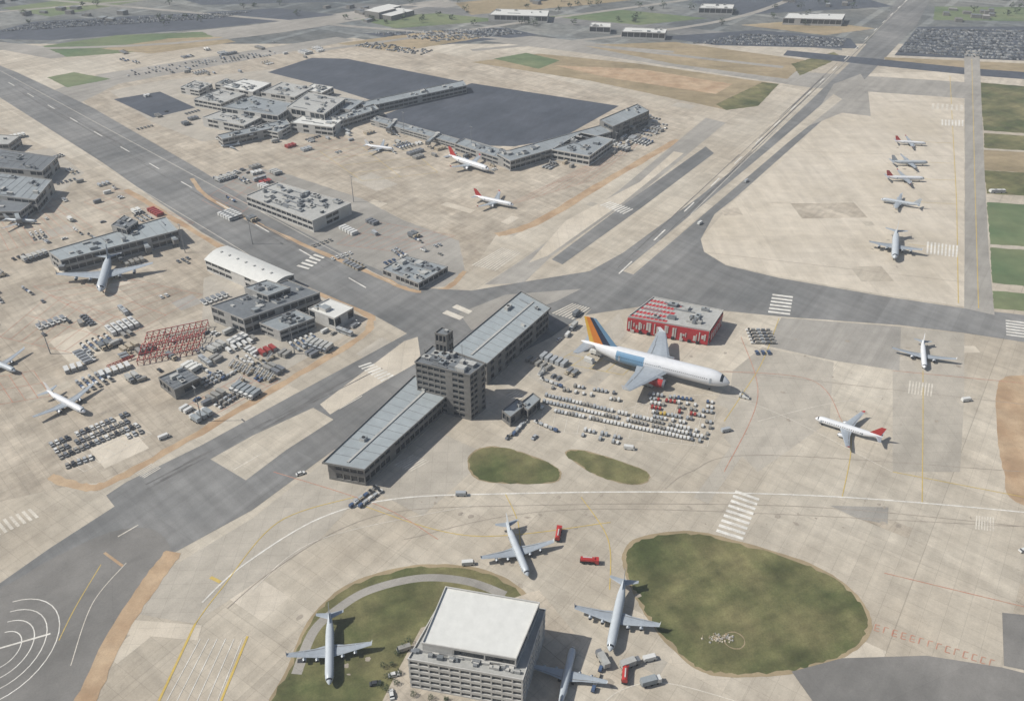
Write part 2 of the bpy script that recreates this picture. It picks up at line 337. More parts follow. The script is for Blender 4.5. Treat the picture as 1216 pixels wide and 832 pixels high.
line([(180,850),(232,740)],.9,m_yel); line([(255,850),(294,755)],.9,m_yel)
for k in range(6): line([(198+k*12,832),(238+k*10,758)],.32,m_white,8.05)
line([(232,740),(262,700),(330,620),(420,590)],.4,m_yel,8.2,smooth=True)
c=P(0,772)
for r in (10,16,22,28):
    sw('',[(c[0]+r*cos(t*pi/18)*.72,c[1]+r*sin(t*pi/18)*.9) for t in range(-14,12)],.4,8,m_white,0,mk)
line([(-20,775),(60,752)],.8,m_white,8.1); line([(120,670),(90,720),(70,760)],.35,m_yel,8,True); line([(150,668),(110,716),(84,790)],.35,m_whitew,8,True)
line([(124,656),(146,672)],1.2,m_dirt); line([(250,685),(262,691)],1.5,m_yel)
zebra([(850,631),(882,641),(903,589),(875,579)],9,'v')
zebra([(712,244),(742,255),(754,249),(725,239)],9,'u')
zebra([(352,316),(366,320),(388,304),(376,300)],5,'v')
zebra([(425,435),(455,454),(470,447),(440,430)],8,'u')
zebra([(912,371),(938,374),(942,350),(918,347)],6,'v')
zebra([(1100,301),(1139,306),(1140,292),(1101,287)],9,'u')
zebra([(1078,467),(1108,471),(1110,456),(1080,452)],8,'u',m_whitew)
zebra([(1195,398),(1240,404),(1240,384),(1194,378)],6,'v')
zebra([(1158,628),(1182,631),(1182,614),(1159,612)],7,'u',m_whitew)
zebra([(525,372),(546,380),(566,366),(548,358)],2,'v',m_whitew)
zebra([(655,372),(682,380),(702,366),(680,360)],7,'u',m_whitew)
zebra([(1118,149),(1146,150),(1146,143),(1118,142)],7,'u')
zebra([(468,552),(490,560),(512,548),(490,540)],7,'u',m_whitew)
zebra([(-10,640),(50,612),(40,602),(-20,626)],8,'u',m_whitew)
zebra([(160,562),(172,568),(192,556),(180,550)],6,'u',m_whitew)
zebra([(1106,130),(1146,132),(1146,125),(1107,123)],7,'u',m_whitew)
zebra([(560,315),(590,322),(620,300),(596,294)],9,'u',m_whitew)
zebra([(600,470),(616,478),(626,470),(612,464)],5,'u',m_whitew)
for k in range(14):
    x=1040+k*10.5; y=744+k*3.2
    a=random.choice([0,1,2])
    line([(x,y-3),(x-2,y+4)],.4,m_redp); line([(x,y-3),(x+5,y-1.5)],.4,m_redp,8.2)
    if a: line([(x-2,y+4),(x+4,y+5.5)],.4,m_redp,8.2)
    if a==2: line([(x-1,y+1),(x+4,y+2.4)],.4,m_redp,8.4)
ll=0
for l,mm in (([(480,640),(700,604),(1216,625)],m_darkp),([(690,500),(860,470),(1060,560)],m_whitew),([(880,400),(900,470),(860,560)],m_redp),([(860,440),(1216,480)],m_darkp),([(1060,440),(1216,455)],m_redp),([(1060,560),(1216,590)],m_yel),([(900,500),(980,480),(1050,470)],m_whitew),([(790,580),(820,560),(900,540),(1216,560)],m_darkp),([(700,850),(740,818),(800,812),(930,850)],m_whitew),([(300,700),(380,640),(560,600)],m_whitew),([(1050,680),(1216,720)],m_redp),([(430,600),(560,636),(725,620)],m_yel),([(600,586),(615,620),(618,660)],m_yel),([(690,590),(722,640),(724,700)],m_yel),([(1000,590),(1010,540),(1010,505)],m_yel),([(1095,596),(1096,500),(1096,440)],m_yel),([(860,500),(880,470),(905,430),(925,378)],m_yel),([(325,560),(450,600),(520,640)],m_redp),([(820,440),(960,450),(1000,500)],m_redp)):
    ll+=1; line(l,.32 if mm is m_darkp else .38,mm,7+.03*ll,True)
for l in ([(840,300),(1145,335)],[(900,240),(1145,250)],[(1000,120),(1145,122)],[(950,180),(1145,186)]):
    line(l,.3,m_darkp,7)
for y in (166,190,210,238,290): line([(1135,y+4),(1105,y+3),(1080,y)],.4,m_yel,7.3,True)
line([(1128,90),(1136,240),(1138,360)],.5,m_yel,7.2)
line([(1154,70),(1158,230),(1162,366)],.5,m_yel,8.2)
rr0=random.Random(4)
for i in range(24):
    t=rr0.uniform(0,.8); L_=rr0.uniform(.08,.2); off=rr0.choice([-1,1])*rr0.uniform(1.5,5)
    for jn,(A,B_) in enumerate((((735,325),(1098,-20)),((10,98),(440,345)),((440,440),(150,590)))):
        a=P(*A);b=P(*B_);d=math.dist(a,b);nx,ny=-(b[1]-a[1])/d,(b[0]-a[0])/d
        if jn==2: off*=.5
        f=lambda s:(a[0]+(b[0]-a[0])*s+nx*off,a[1]+(b[1]-a[1])*s+ny*off)
        sw('',[f(t),f(min(1,t+L_))],rr0.uniform(.3,.9),7.2+.03*i,m_rub,0,mk)
def standlines(q,n,mat=m_redp):
    w=[P(*p) for p in q]
    def B(u,v): return tuple((w[0][j]*(1-u)+w[1][j]*u)*(1-v)+(w[3][j]*(1-u)+w[2][j]*u)*v for j in (0,1))
    for i in range(n):
        u=i/(n-1); sw('',[B(u,0),B(u,1)],.3,7,mat,0,mk)
    for v in (0,1,.5): sw('',[B(0,v),B(1,v)],.3,7.1,mat,0,mk)
standlines([(0,300),(110,270),(60,235),(-20,255)],12)
standlines([(40,340),(150,400),(240,350),(150,330)],9)
standlines([(0,400),(90,420),(150,380),(60,350)],8)
standlines([(100,560),(180,515),(150,500),(70,540)],10,m_whitew)
standlines([(240,238),(300,200),(340,212),(280,258)],8)
standlines([(400,290),(480,300),(540,280),(440,262)],10)
standlines([(380,180),(430,215),(520,205),(480,170)],5,m_yel)
standlines([(340,180),(400,195),(440,175),(395,160)],6)
standlines([(600,245),(700,215),(760,170),(690,200)],8)
standlines([(700,205),(780,165),(790,150),(740,160)],12,m_whitew)
standlines([(240,500),(330,452),(300,440),(215,485)],8)
standlines([(0,480),(60,470),(40,440),(-20,450)],5)
standlines([(100,240),(180,275),(230,265),(140,225)],9)
standlines([(660,430),(740,445),(760,425),(690,412)],5,m_yel)
standlines([(640,510),(840,530),(850,490),(650,465)],14,m_whitew)
mk.build('pavement_markings')
# ---------------------------------------------------------------- buildings
foot=[]
def building(name,q,h,wall=m_wall,roof=m_roof,floors=2,bay=5,hv=8,base=0,seams=0,parapet=True,gable=0,m=None,foott=True,over=0,ridge=False):
    Q=[P(x,y,h) for x,y in q]
    if foott: foot.append(Q)
    own=m is None; m=m or M()
    lu=(math.dist(Q[0],Q[1])+math.dist(Q[3],Q[2]))/2; lv=(math.dist(Q[0],Q[3])+math.dist(Q[1],Q[2]))/2
    def B(u,v): 
        u/=lu; v/=lv
        return tuple((Q[0][j]*(1-u)+Q[1][j]*u)*(1-v)+(Q[3][j]*(1-u)+Q[2][j]*u)*v for j in (0,1))
    def qb(u0,u1,v0,v1,z0,z1,mat,top=None):
        c=[B(u0,v0),B(u1,v0),B(u1,v1),B(u0,v1)]
        m.hexa([(*p,z0) for p in c],[(*p,z1) for p in c],mat,top)
    qb(.5,lu-.5,.5,lv-.5,base,h-.3,m_glass)
    fh=(h-base)/floors
    def ring(z0,z1,out,th,mat,top=None):
        qb(-out,lu+out,-out,-out+th,z0,z1,mat,top); qb(-out,lu+out,lv+out-th,lv+out,z0,z1,mat,top)
        qb(-out,-out+th,-out+th,lv+out-th,z0,z1,mat,top); qb(lu+out-th,lu+out,-out+th,lv+out-th,z0,z1,mat,top)
    for k in range(floors+1):
        z=base+k*fh; z0=max(base,z-.5); z1=min(h-.25,z+ (fh*.28 if k<floors else 0))
        if z1>z0: ring(z0,z1,0,.6,wall)
    for L,axis in ((lu,0),(lv,1)):
        n=max(2,int(L/bay))
        for i in range(n+1):
            t=min(L-.6,max(0.06,L*i/n-.25)); solid=random.random()<.15
            wd=.5 if not solid or i==n else L/n
            if axis==0:
                qb(t,min(t+wd,L-.06),.07,.55,base,h-.28,wall); qb(t,min(t+wd,L-.06),lv-.55,lv-.07,base,h-.28,wall)
            else:
                qb(.07,.55,t,min(t+wd,L-.06),base,h-.28,wall); qb(lu-.55,lu-.07,t,min(t+wd,L-.06),base,h-.28,wall)
    if gable:
        nseg=10
        for k in range(nseg):
            t0=-.4+(lv+.8)*k/nseg;t1=-.4+(lv+.8)*(k+1)/nseg
            z0=h+gable*sin(pi*k/nseg);z1=h+gable*sin(pi*(k+1)/nseg)
            vs=[(*B(-.4,t0),z0),(*B(lu+.4,t0),z0),(*B(lu+.4,t1),z1),(*B(-.4,t1),z1)]
            vs+=[(a,b_,c-.3) for a,b_,c in vs]
            m.add(vs,[(0,1,2,3),(7,6,5,4),(0,3,7,4),(1,5,6,2),(3,2,6,7),(0,4,5,1)],roof)
            m.add([(*B(.1,t0),h-.3),(*B(.1,t1),h-.3),(*B(.1,t1),z1-.1),(*B(.1,t0),z0-.1)],[(0,1,2,3)],wall)
            m.add([(*B(lu-.1,t0),h-.3),(*B(lu-.1,t1),h-.3),(*B(lu-.1,t1),z1-.1),(*B(lu-.1,t0),z0-.1)],[(3,2,1,0)],wall)
        for k in range(7):
            u=lu*(k+.7)/8; qb(u,u+1.2,lv*.46,lv*.54,h+gable-.2,h+gable+.5,m_metal,m_roofl)
    else:
        qb(-over,lu+over,-over,lv+over,h-.25,h,wall,roof)
        if parapet: ring(h+.003,h+.7,over-.05 if over else .05,.35,wall)
        if ridge:
            if lu>lv: qb(2,lu-2,lv*.47,lv*.53,h+.01,h+.5,m_metal,m_roofl)
            else: qb(lu*.47,lu*.53,2,lv-2,h+.01,h+.5,m_metal,m_roofl)
        if seams:
            n=int(max(lu,lv)/seams)
            for i in range(1,n):
                if lu>lv: qb(lu*i/n,lu*i/n+.18,.4-over,lv-.4+over,h+.003,h+.18,m_metal)
                else: qb(.4-over,lu-.4+over,lv*i/n,lv*i/n+.18,h+.003,h+.18,m_metal)
        for i in range(hv):
            w=random.uniform(1.5,min(6,lu*.3));d=random.uniform(1.5,min(6,lv*.3));hh=random.uniform(.8,2.4)
            if lu<w+2 or lv<d+2: continue
            u=random.uniform(1,lu-w-1);v=random.uniform(1,lv-d-1)
            qb(u,u+w,v,v+d,h+.004+i*.001,h+hh,random.choice([m_metal,m_roofl,m_roofd,m_walw]),random.choice([m_roofl,m_roofd,m_roof]))
            if random.random()<.5:
                x,y=B(u+w/2,v+d/2); m.cyl(x,y,h+hh,min(w,d)*.3,.3,10,m_black)
        for i in range(hv//3):
            v=random.uniform(1,max(1.1,lv-2)); u0=random.uniform(1,lu*.5)
            qb(u0,u0+lu*random.uniform(.2,.4),v,v+.6,h+.1,h+.7+i*.01,m_metal)
    if own: m.build(name)
    return m
mt=M()
building('main',[(388,548),(432,556),(534,464),(493,449)],11,m_walld,m_roofs,2,4,2,seams=6,m=mt,over=1.6,ridge=True)
building('main',[(537,416),(578,431),(652,366),(619,348)],15,m_walld,m_roofs,3,4,3,seams=6,m=mt,over=1.2,ridge=True)
building('main',[(493,430),(558,446),(576,432),(514,411)],29,m_walld,m_roofd,8,3.4,14,m=mt,over=.3)
building('main',[(516,396),(530,399),(538,393),(525,389)],41,m_walld,m_roofd,2,2,1,base=29.2,m=mt,foott=False)
for k in range(5):
    x,y=P(505+k*11,428-k*1.0,29); mt.cyl(x,y,29.3,.12,random.uniform(4,8),6,m_metal)
mt.build('main_terminal_building')
hb=M()
building('h',[(484,783),(621,808),(648,724),(528,706)],16,m_walw,m_roofl,5,3.6,0,m=hb)
building('h',[(501,764),(613,783),(641,716),(529,697)],21,m_walw,m_roofw,1,9,0,base=16.1,m=hb,foott=False)
q=[P(x,y,16) for x,y in [(490,777),(617,800)]]
for i in range(34):
    t=random.random();s_=random.random()
    x=(q[0][0]*(1-t)+q[1][0]*t);y=(q[0][1]*(1-t)+q[1][1]*t)+s_*2
    hb.box(x,y,16.02+i*.002,random.uniform(.8,3),random.uniform(.6,1.6),random.uniform(.5,1.6),random.choice([m_metal,m_roofd,m_roofl,m_walw]),-.2)
hb.build('hangar_office_building')
rb=M()
RQ=[(746,376),(843,393),(859,369),(776,353)]
building('r',RQ,10,m_walw,m_roofl,2,6,12,m=rb)
Q=[P(x,y,10) for x,y in RQ]
def RB(u,v): return tuple((Q[0][j]*(1-u)+Q[1][j]*u)*(1-v)+(Q[3][j]*(1-u)+Q[2][j]*u)*v for j in (0,1))
def rq(u0,u1,v0,v1,z0,z1,mat):
    c=[RB(u0,v0),RB(u1,v0),RB(u1,v1),RB(u0,v1)]; rb.hexa([(*p,z0) for p in c],[(*p,z1) for p in c],mat)
for k in range(5): rq(.02,.46-(k%2)*.06,.04+k*.19,.13+k*.19,10.01,10.14,m_red)
for k in range(8): rq(.05+k*.05,.056+k*.05,.05,.95,10.02,10.25,m_walw)
rq(.003,.997,-.03,-.012,.5,9.6,m_red)
rnd=random.Random(3)
for k in range(30):
    u=.02+k*.032
    if rnd.random()<.85: rq(u,u+rnd.uniform(.008,.028),-.04,-.029,rnd.uniform(.8,4.5),rnd.uniform(5,9),m_walw)
for k in range(9): rq(.06+k*.1,.1+k*.1,-.055,-.041,.3,2.2,m_black if k%3 else m_walw)
rq(1.004,1.012,.05,.95,.5,9.4,m_red)
for k in range(6): rq(1.011,1.016,.1+k*.15,.16+k*.15,2,7,m_walw)
rb.build('red_and_white_cargo_building')
building('utility_hut',[(596,488),(606,496),(624,482),(614,474)],6,m_walld,m_roof,1,4,1)
building('utility_hut',[(617,480),(627,488),(642,474),(633,467)],6,m_walld,m_roof,1,4,1)
building('cargo_building',[(292,233),(371,263),(417,242),(330,217)],9,m_walw,m_roofl,2,6,34)
building('utility_building',[(454,320),(497,337),(532,317),(482,304)],5,m_wall,m_roof,1,4,18)
building('white_hangar',[(243,308),(322,341),(349,326),(270,292)],9,m_walw,m_roofw,2,7,0,gable=2.4)
building('cargo_terminal',[(250,364),(289,380),(380,348),(342,333)],11,m_wall,m_roofd,2,5,14,seams=8)
building('cargo_terminal',[(308,384),(332,394),(374,378),(351,368)],7,m_wall,m_roof,2,5,6)
building('white_warehouse',[(366,367),(397,379),(420,366),(391,355)],8,m_walw,m_roofw,1,5,2)
building('cargo_terminal',[(290,342),(318,352),(345,342),(317,333)],15,m_wall,m_roof,3,5,5)
building('terminal_building',[(-40,196),(50,204),(68,187),(-10,176)],11,m_wall,m_roofd,2,6,12,seams=8)
building('terminal_building',[(-60,226),(42,238),(62,214),(-20,203)],11,m_wall,m_roof,2,6,12,seams=7)
building('terminal_building',[(-60,252),(24,252),(46,235),(-40,230)],8,m_wall,m_roofd,2,6,10)
building('terminal_building',[(-60,172),(10,172),(24,162),(-40,158)],9,m_wall,m_roofl,2,6,8)
building('terminal_pier',[(57,299),(72,310),(212,274),(197,258)],10,m_wall,m_roofs,2,5,10,seams=7)
building('terminal_building',[(132,268),(150,273),(164,263),(148,256)],14,m_wall,m_roofd,2,5,5)
building('grey_shed',[(188,449),(207,464),(238,449),(219,436)],6,m_walld,m_roofd,1,4,4,seams=3)
for q,h,r in [([(262,103),(300,110),(322,99),(290,94)],9,m_roofw),([(230,118),(262,124),(292,112),(262,106)],8,m_roofl),([(262,128),(330,138),(352,124),(300,114)],13,m_roof),
  ([(240,140),(290,150),(310,140),(268,130)],9,m_roofl),([(340,128),(385,136),(410,118),(365,110)],15,m_roofl),([(378,126),(416,131),(432,120),(400,115)],10,m_roof),
  ([(310,110),(350,116),(372,104),(335,98)],9,m_roofl),([(345,146),(395,152),(410,140),(365,134)],9,m_roofw),
  ([(655,178),(700,186),(728,166),(690,158)],9,m_roof),([(360,107),(382,111),(396,104),(372,100)],8,m_roofw),([(214,104),(236,108),(252,100),(232,96)],7,m_roofl),([(300,152),(330,158),(345,150),(318,146)],7,m_roof),([(255,100),(275,103),(285,97),(268,94)],7,m_roofl)]:
    building('terminal_building',q,h,m_walw,r,2,6,12)
for q,h in [([(258,161),(264,166),(345,148),(340,142)],8),([(396,139),(402,145),(450,130),(444,124)],8),([(428,122),(433,128),(554,102),(550,96)],8),
  ([(590,183),(606,192),(726,157),(714,149)],9),([(540,171),(598,190),(606,181),(552,165)],7),([(440,143),(540,171),(546,166),(448,138)],5)]:
    building('terminal_pier',q,h,m_wall,m_roof,2,6,8,seams=10)
building('terminal_building',[(712,143),(728,151),(771,132),(757,124)],14,m_walld,m_roof,3,6,4,seams=7)
for q in ([(700,32),(725,33),(725,28),(702,27)],[(738,38),(790,40),(792,35),(742,33)],[(580,18),(650,20),(652,13),(590,11)],[(930,22),(1000,24),(1004,17),(936,16)],[(830,10),(870,11),(872,6),(834,5)]):
    building('warehouse',q,9,m_walw,m_roofw,1,8,4)
# distant town
city=M(); r2=random.Random(5)
e0=P(1098,-20);e1=P(820,255); sl=(e0[0]-e1[0])/(e0[1]-e1[1])
for i in range(3300):
    y=1330+(r2.random()**1.4)*3200; x=r2.uniform(-1,1)*(500+y*.75)
    if abs(x-(e0[0]+(y-e0[1])*sl))<75: continue
    if y<1750 and (int(x/150+50)+int(y/110))%3: continue
    if int(x/210+y/260)%3==0 and r2.random()<.9: continue
    big=r2.random()<.05
    lx,ly,lz=(r2.uniform(25,70),r2.uniform(20,50),r2.uniform(6,12)) if big else (r2.uniform(6,15),r2.uniform(6,12),r2.uniform(3,6))
    an=A1+(.0 if r2.random()<.7 else pi/2)+(.3 if int(x/400)%2 else 0)
    mt_=r2.choice([m_roofd,m_roofd,m_roof,m_wall,m_walld,m_roofd,m_walld])
    city.box(x,y,-.05,lx,ly,lz,m_walld,an,top=(m_roofw if big and r2.random()<.35 else mt_))
city.build('distant_town_buildings')
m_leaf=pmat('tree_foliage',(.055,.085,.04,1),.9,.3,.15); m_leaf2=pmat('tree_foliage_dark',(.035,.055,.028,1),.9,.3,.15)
m_bark=pmat('tree_bark',(.09,.07,.05,1),.9,.2,2)
def leafclump(m,x,y,s,n,rr,z0=0,leaf=.5):
    m.box(x,y,z0,.25*s/4,.25*s/4,s*.5,m_bark,tx=.5,ty=.5)
    for k in range(n):
        th=rr.uniform(0,2*pi);ph=rr.uniform(-1,1);r=rr.uniform(.35,1)**.5*s*.5*(1+.3*sin(3*th+x))
        cx,cy,cz=x+r*cos(th)*math.sqrt(1-ph*ph),y+r*sin(th)*math.sqrt(1-ph*ph),z0+s*.62+r*ph*.75
        l=leaf*rr.uniform(.6,1.3);ax=[rr.uniform(-1,1)*l for _ in range(6)]
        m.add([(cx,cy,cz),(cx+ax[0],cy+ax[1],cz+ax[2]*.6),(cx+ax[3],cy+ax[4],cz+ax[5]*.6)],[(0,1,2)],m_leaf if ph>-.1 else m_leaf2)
dt=M()
for i in range(520):
    y=1300+(r2.random()**1.5)*1500; x=r2.uniform(-1,1)*(400+y*.7)
    if abs(x-(e0[0]+(y-e0[1])*sl))<75: continue
    leafclump(dt,x,y,r2.uniform(6,12),34,r2,leaf=3.2)
dt.build('distant_trees')
bush=M()
for px,py in [(460,805),(466,790),(472,778),(455,792),(478,770),(485,762),(470,812),(490,826),(512,830),(530,831),(452,815),(462,820),(476,800)]:
    x,y=P(px+r2.uniform(-3,3),py); leafclump(bush,x,y,r2.uniform(1.6,3),240,r2,leaf=.3)
bush.build('shrubs')
# ---------------------------------------------------------------- red steel framework
rs=M()
for fx in range(11):
    for fy in range(6):
        f=lambda i,j:P(164+i*7.2+j*2.5,434-i*1.5-j*6.2)
        p=f(fx,fy);h=3.5+((fx*3+fy)%3)*.8
        nx=f(fx+1,fy); ny=f(fx,fy+1)
        rs.beam((*p,0),(*p,h),.32,m_steelred)
        if fx<10: rs.beam((*p,h),(*nx,h),.36,m_steelred); rs.beam((*p,h),(*nx,.4),.2,m_steelred)
        if fy<5: rs.beam((*p,h-.3),(*ny,h-.3),.36,m_steelred)
rs.build('red_steel_framework')
cr=M(); a0=P(128,438);b0=P(160,425)
for k in range(8):
    t=k/8;p=(a0[0]+(b0[0]-a0[0])*t,a0[1]+(b0[1]-a0[1])*t);q=(a0[0]+(b0[0]-a0[0])*(t+.125),a0[1]+(b0[1]-a0[1])*(t+.125))
    for dz in (1,2.4): cr.beam((*p,dz),(*q,dz),.3,m_steelred)
    cr.beam((*p,1),(*q,2.4),.25,m_steelred); cr.beam((*p,0),(*p,2.4),.3,m_steelred)
cr.build('crane_boom_section')
# ---------------------------------------------------------------- aircraft
planes=[]
def airliner(name,nose,tail,span,body=m_body,fin=None,tailc=None,engc=None,neng=2,sweep=.42,Rf=.052,hz=3,tz=6,stripe=None,fs_=1.0,crt=.19):
    a=P(*nose,hz);b=P(*tail,tz); L=math.dist(a,b); an=math.atan2(a[1]-b[1],a[0]-b[0])
    planes.append(((a[0]+b[0])/2,(a[1]+b[1])/2,L*.55))
    m=M(); R=L*Rf; zc=R+L*.04; fin=fin or body; tailc=tailc or body
    st=[(0,.03,-.22),(.006,.2,-.21),(.02,.42,-.17),(.04,.63,-.1),(.058,.77,-.05),(.09,.92,-.01),(.13,1,0),(.25,1,0),(.4,1,0),(.55,1,0),(.66,1,0),(.74,.93,.07),(.82,.74,.22),(.89,.52,.38),(.95,.3,.52),(.985,.15,.6),(1,.05,.62)]
    n=20; vs=[];fs=[];ms=[]
    for s,r,z in st:
        for i in range(n):
            t=2*pi*i/n; vs.append((L*(1-s),R*r*cos(t),zc+R*z+R*r*sin(t)))
    for k in range(len(st)-1):
        for i in range(n):
            fs.append((k*n+i,(k+1)*n+i,(k+1)*n+(i+1)%n,k*n+(i+1)%n))
            t=(i+.5)/n*360; s=st[k][0]
            if k==3 and 15<t<165: ms.append(m_glass)
            elif s>=.74: ms.append(tailc)
            elif stripe and s>=.55 and (t<60 or t>120): ms.append(stripe)
            elif 225<t<315: ms.append(m_wing)
            else: ms.append(body)
    m.add(vs,fs,ms,True)
    wn=int(L*.62/1.1)
    for sd in (1,-1):
        for i in range(wn):
            x=L*(1-.14)-i*1.1; 
            if x<L*.25: break
            t=radians(14); y=sd*R*1.006*cos(t);z=zc+R*1.006*sin(t); 
            m.add([(x,y,z-.2),(x+.45,y,z-.2),(x+.45,y*.985,z+.28),(x,y*.985,z+.28)],[(0,1,2,3)],m_glass)
        for s in (.12,.45,.72):
            x=L*(1-s); y=sd*R*1.01
            m.add([(x,y*.99,zc-.3*R),(x+1,y*.99,zc-.3*R),(x+1,y*.93,zc+.42*R),(x,y*.93,zc+.42*R)],[(0,1,2,3)],m_wing)
    def surf(x0,y0,z0,c0,x1,y1,z1,c1,mat,vert=False,th=.11):
        pr=[(0,0),(.12,.5),(.4,.55),(1,0.02),(.4,-.4),(.12,-.35)]
        vs=[]
        for (x,y,z,c) in ((x0,y0,z0,c0),(x1,y1,z1,c1)):
            for u,w in pr:
                vs.append((x-u*c,y,z+w*th*c) if not vert else (x-u*c,y+w*th*c*.8,z))
        k=6; m.add(vs,[(i,(i+1)%k,k+(i+1)%k,k+i) for i in range(k)]+[(0,5,4,3,2,1),(6,7,8,9,10,11)],mat)
    hs=span/2; xr=L*.63; cr=L*crt; ct=L*.055
    for sd in (1,-1):
        ym=hs*.36; xm=xr-ym*sweep
        surf(xr,0,zc-R*.45,cr,xm,sd*ym,zc-R*.45+ym*.07,cr*.66,m_wing)
        surf(xm,sd*ym,zc-R*.45+ym*.07,cr*.66,xr-hs*sweep,sd*hs,zc-R*.45+hs*.09,ct,m_wing)
        surf(xr-hs*sweep-.1,sd*(hs-.05),zc-R*.45+hs*.09,ct*.9,xr-hs*sweep-ct*.7,sd*(hs+.3),zc-R*.45+hs*.09+L*.03,ct*.4,fin if fin is not m_orange else m_body,False,.08)
        for (u,v0,v1) in ((.76,.12,.6),(.8,.62,.92)):
            p=[]
            for v in (v0,v1):
                yy=hs*v; c=(cr+(cr*.66-cr)*v/.36) if v<.36 else cr*.66+(ct-cr*.66)*(v-.36)/.64
                p.append((xr-yy*sweep-u*c,sd*yy,zc-R*.45+yy*(.07 if v<.36 else .085)+.035*c))
            w=.22; m.add([p[0],p[1],(p[1][0]-w,p[1][1],p[1][2]),(p[0][0]-w,p[0][1],p[0][2])],[(0,1,2,3)],m_walld)
        surf(L*.12,0,zc+R*.55,L*.1,L*.045,sd*L*.165,zc+R*.75,L*.04,m_wing)
        for e in range(neng//2):
            yy=hs*(.34 if neng==2 else (.3,.6)[e]); er=L*(.03 if neng==2 else .021); x0=xr-yy*sweep+er*1.6; zz=zc-R*.45+yy*.07-er*1.15
            prof=[(0,.82),(.12,1),(.5,1.02),(.85,.8),(1,.55)]; el=er*4.2; vs=[]
            for u,r in prof:
                for i in range(14): t=2*pi*i/14; vs.append((x0-u*el,sd*yy+er*r*cos(t),zz+er*r*sin(t)))
            fs=[(k*14+i,(k+1)*14+i,(k+1)*14+(i+1)%14,k*14+(i+1)%14) for k in range(4) for i in range(14)]
            m.add(vs,fs,[m_eng]*14+[engc or body]*42,True)
            m.cyl(x0-.1*el,sd*yy,zz,er*.8,.05,14,m_black,'x'); m.cyl(x0-el-.02,sd*yy,zz,er*.5,.05,12,m_black,'x')
            m.box(x0-el*.55,sd*yy,zz+er*.7,el*.8,er*.25,er*.7,m_wing)
        m.beam((L*.5,sd*L*.09,0.3),(L*.5,sd*L*.09,zc-R*.5),.35,m_metal)
        for dx in (-.6,.6): m.cyl(L*.5+dx,sd*L*.09-.5,.55,.55,1.0,10,m_tyre,'y')
    bands=[(0,1,fin)] if fin is not m_orange else [(0,.22,m_blue),(.22,.5,m_navy),(.5,.82,m_orange),(.82,1,m_yfin)]
    z0=zc+R*.75; z1=z0+L*.155*fs_; c0=L*.17*fs_; c1=L*.07*fs_; x0=L*.21*(1.25 if fs_>1 else 1); x1=L*.06*(1.6 if fs_>1 else 1)
    for u0,u1,mm in bands:
        th=lambda u,c:c*.045*(1-abs(2*u-.8)**2*.6) if 0<u<1 else .03
        vs=[]
        for z,x,c in ((z0,x0,c0),(z1,x1,c1)):
            for u in (u0,u1): vs+=[(x-u*c,th(u,c),z),(x-u*c,-th(u,c),z)]
        m.add(vs,[(0,2,6,4),(1,5,7,3),(4,6,7,5),(0,4,5,1),(2,3,7,6)],mm)
    m.beam((L*.88,0,.3),(L*.88,0,zc-R*.6),.3,m_metal); m.cyl(L*.88,-.4,.45,.45,.8,10,m_tyre,'y')
    o=m.build(name); o.location=(b[0],b[1],.1); o.rotation_euler=(0,0,an)
airliner('jumbo_airliner',(866,459),(690,408),66,m_body,m_orange,m_body,m_tred,2,.42,.053,5,9,stripe=m_blue,fs_=1.2,crt=.23)
G_=dict(body=m_bodyg,neng=4,sweep=.12)
airliner('parked_airliner',(391,812),(391,722),32,fin=m_bodyg,**G_)
airliner('parked_airliner',(724,773),(742,683),34,fin=m_bodyg,**G_)
airliner('parked_airliner',(627,683),(601,615),33,fin=m_bodyg,**G_)
airliner('parked_airliner',(681,766),(664,836),30,fin=m_bodyg,**G_)
airliner('parked_airliner',(968,496),(1050,516),34,m_body,m_tred,sweep=.4)
airliner('parked_airliner',(1098,436),(1096,403),35,m_body,sweep=.15,neng=2,tz=4)
airliner('parked_airliner',(1062,308),(1064,275),36,m_bodyg,neng=4,sweep=.05,tz=4)
airliner('parked_airliner',(1046,236),(1094,240),34,m_bodyg,neng=4,sweep=.1)
airliner('parked_airliner',(1098,212),(1052,207),34,m_body,m_tred,sweep=.25)
airliner('parked_airliner',(1102,193),(1058,189),34,m_bodyg,neng=4,sweep=.25)
airliner('parked_airliner',(1100,170),(1063,164),33,m_body,m_tred,sweep=.25)
airliner('parked_airliner',(101,489),(54,460),36,m_body,sweep=.25)
airliner('parked_airliner',(18,440),(-22,418),34,m_bodyg,sweep=.25)
airliner('parked_airliner',(468,177),(433,169),34,m_body,sweep=.4)
airliner('parked_airliner',(581,203),(533,184),38,m_body,m_tred,sweep=.45)
airliner('parked_airliner',(610,244),(563,230),36,m_body,m_tred,sweep=.45)
airliner('parked_airliner',(120,348),(130,303),62,m_bodyg,m_bodyg,neng=4,sweep=.3,tz=6,crt=.26,Rf=.058)
airliner('parked_airliner',(402,150),(386,146),20,m_body,sweep=.4)
airliner('parked_airliner',(44,262),(4,256),34,m_bodyg,sweep=.4)
airliner('parked_airliner',(262,172),(284,166),28,m_bodyg,sweep=.4)
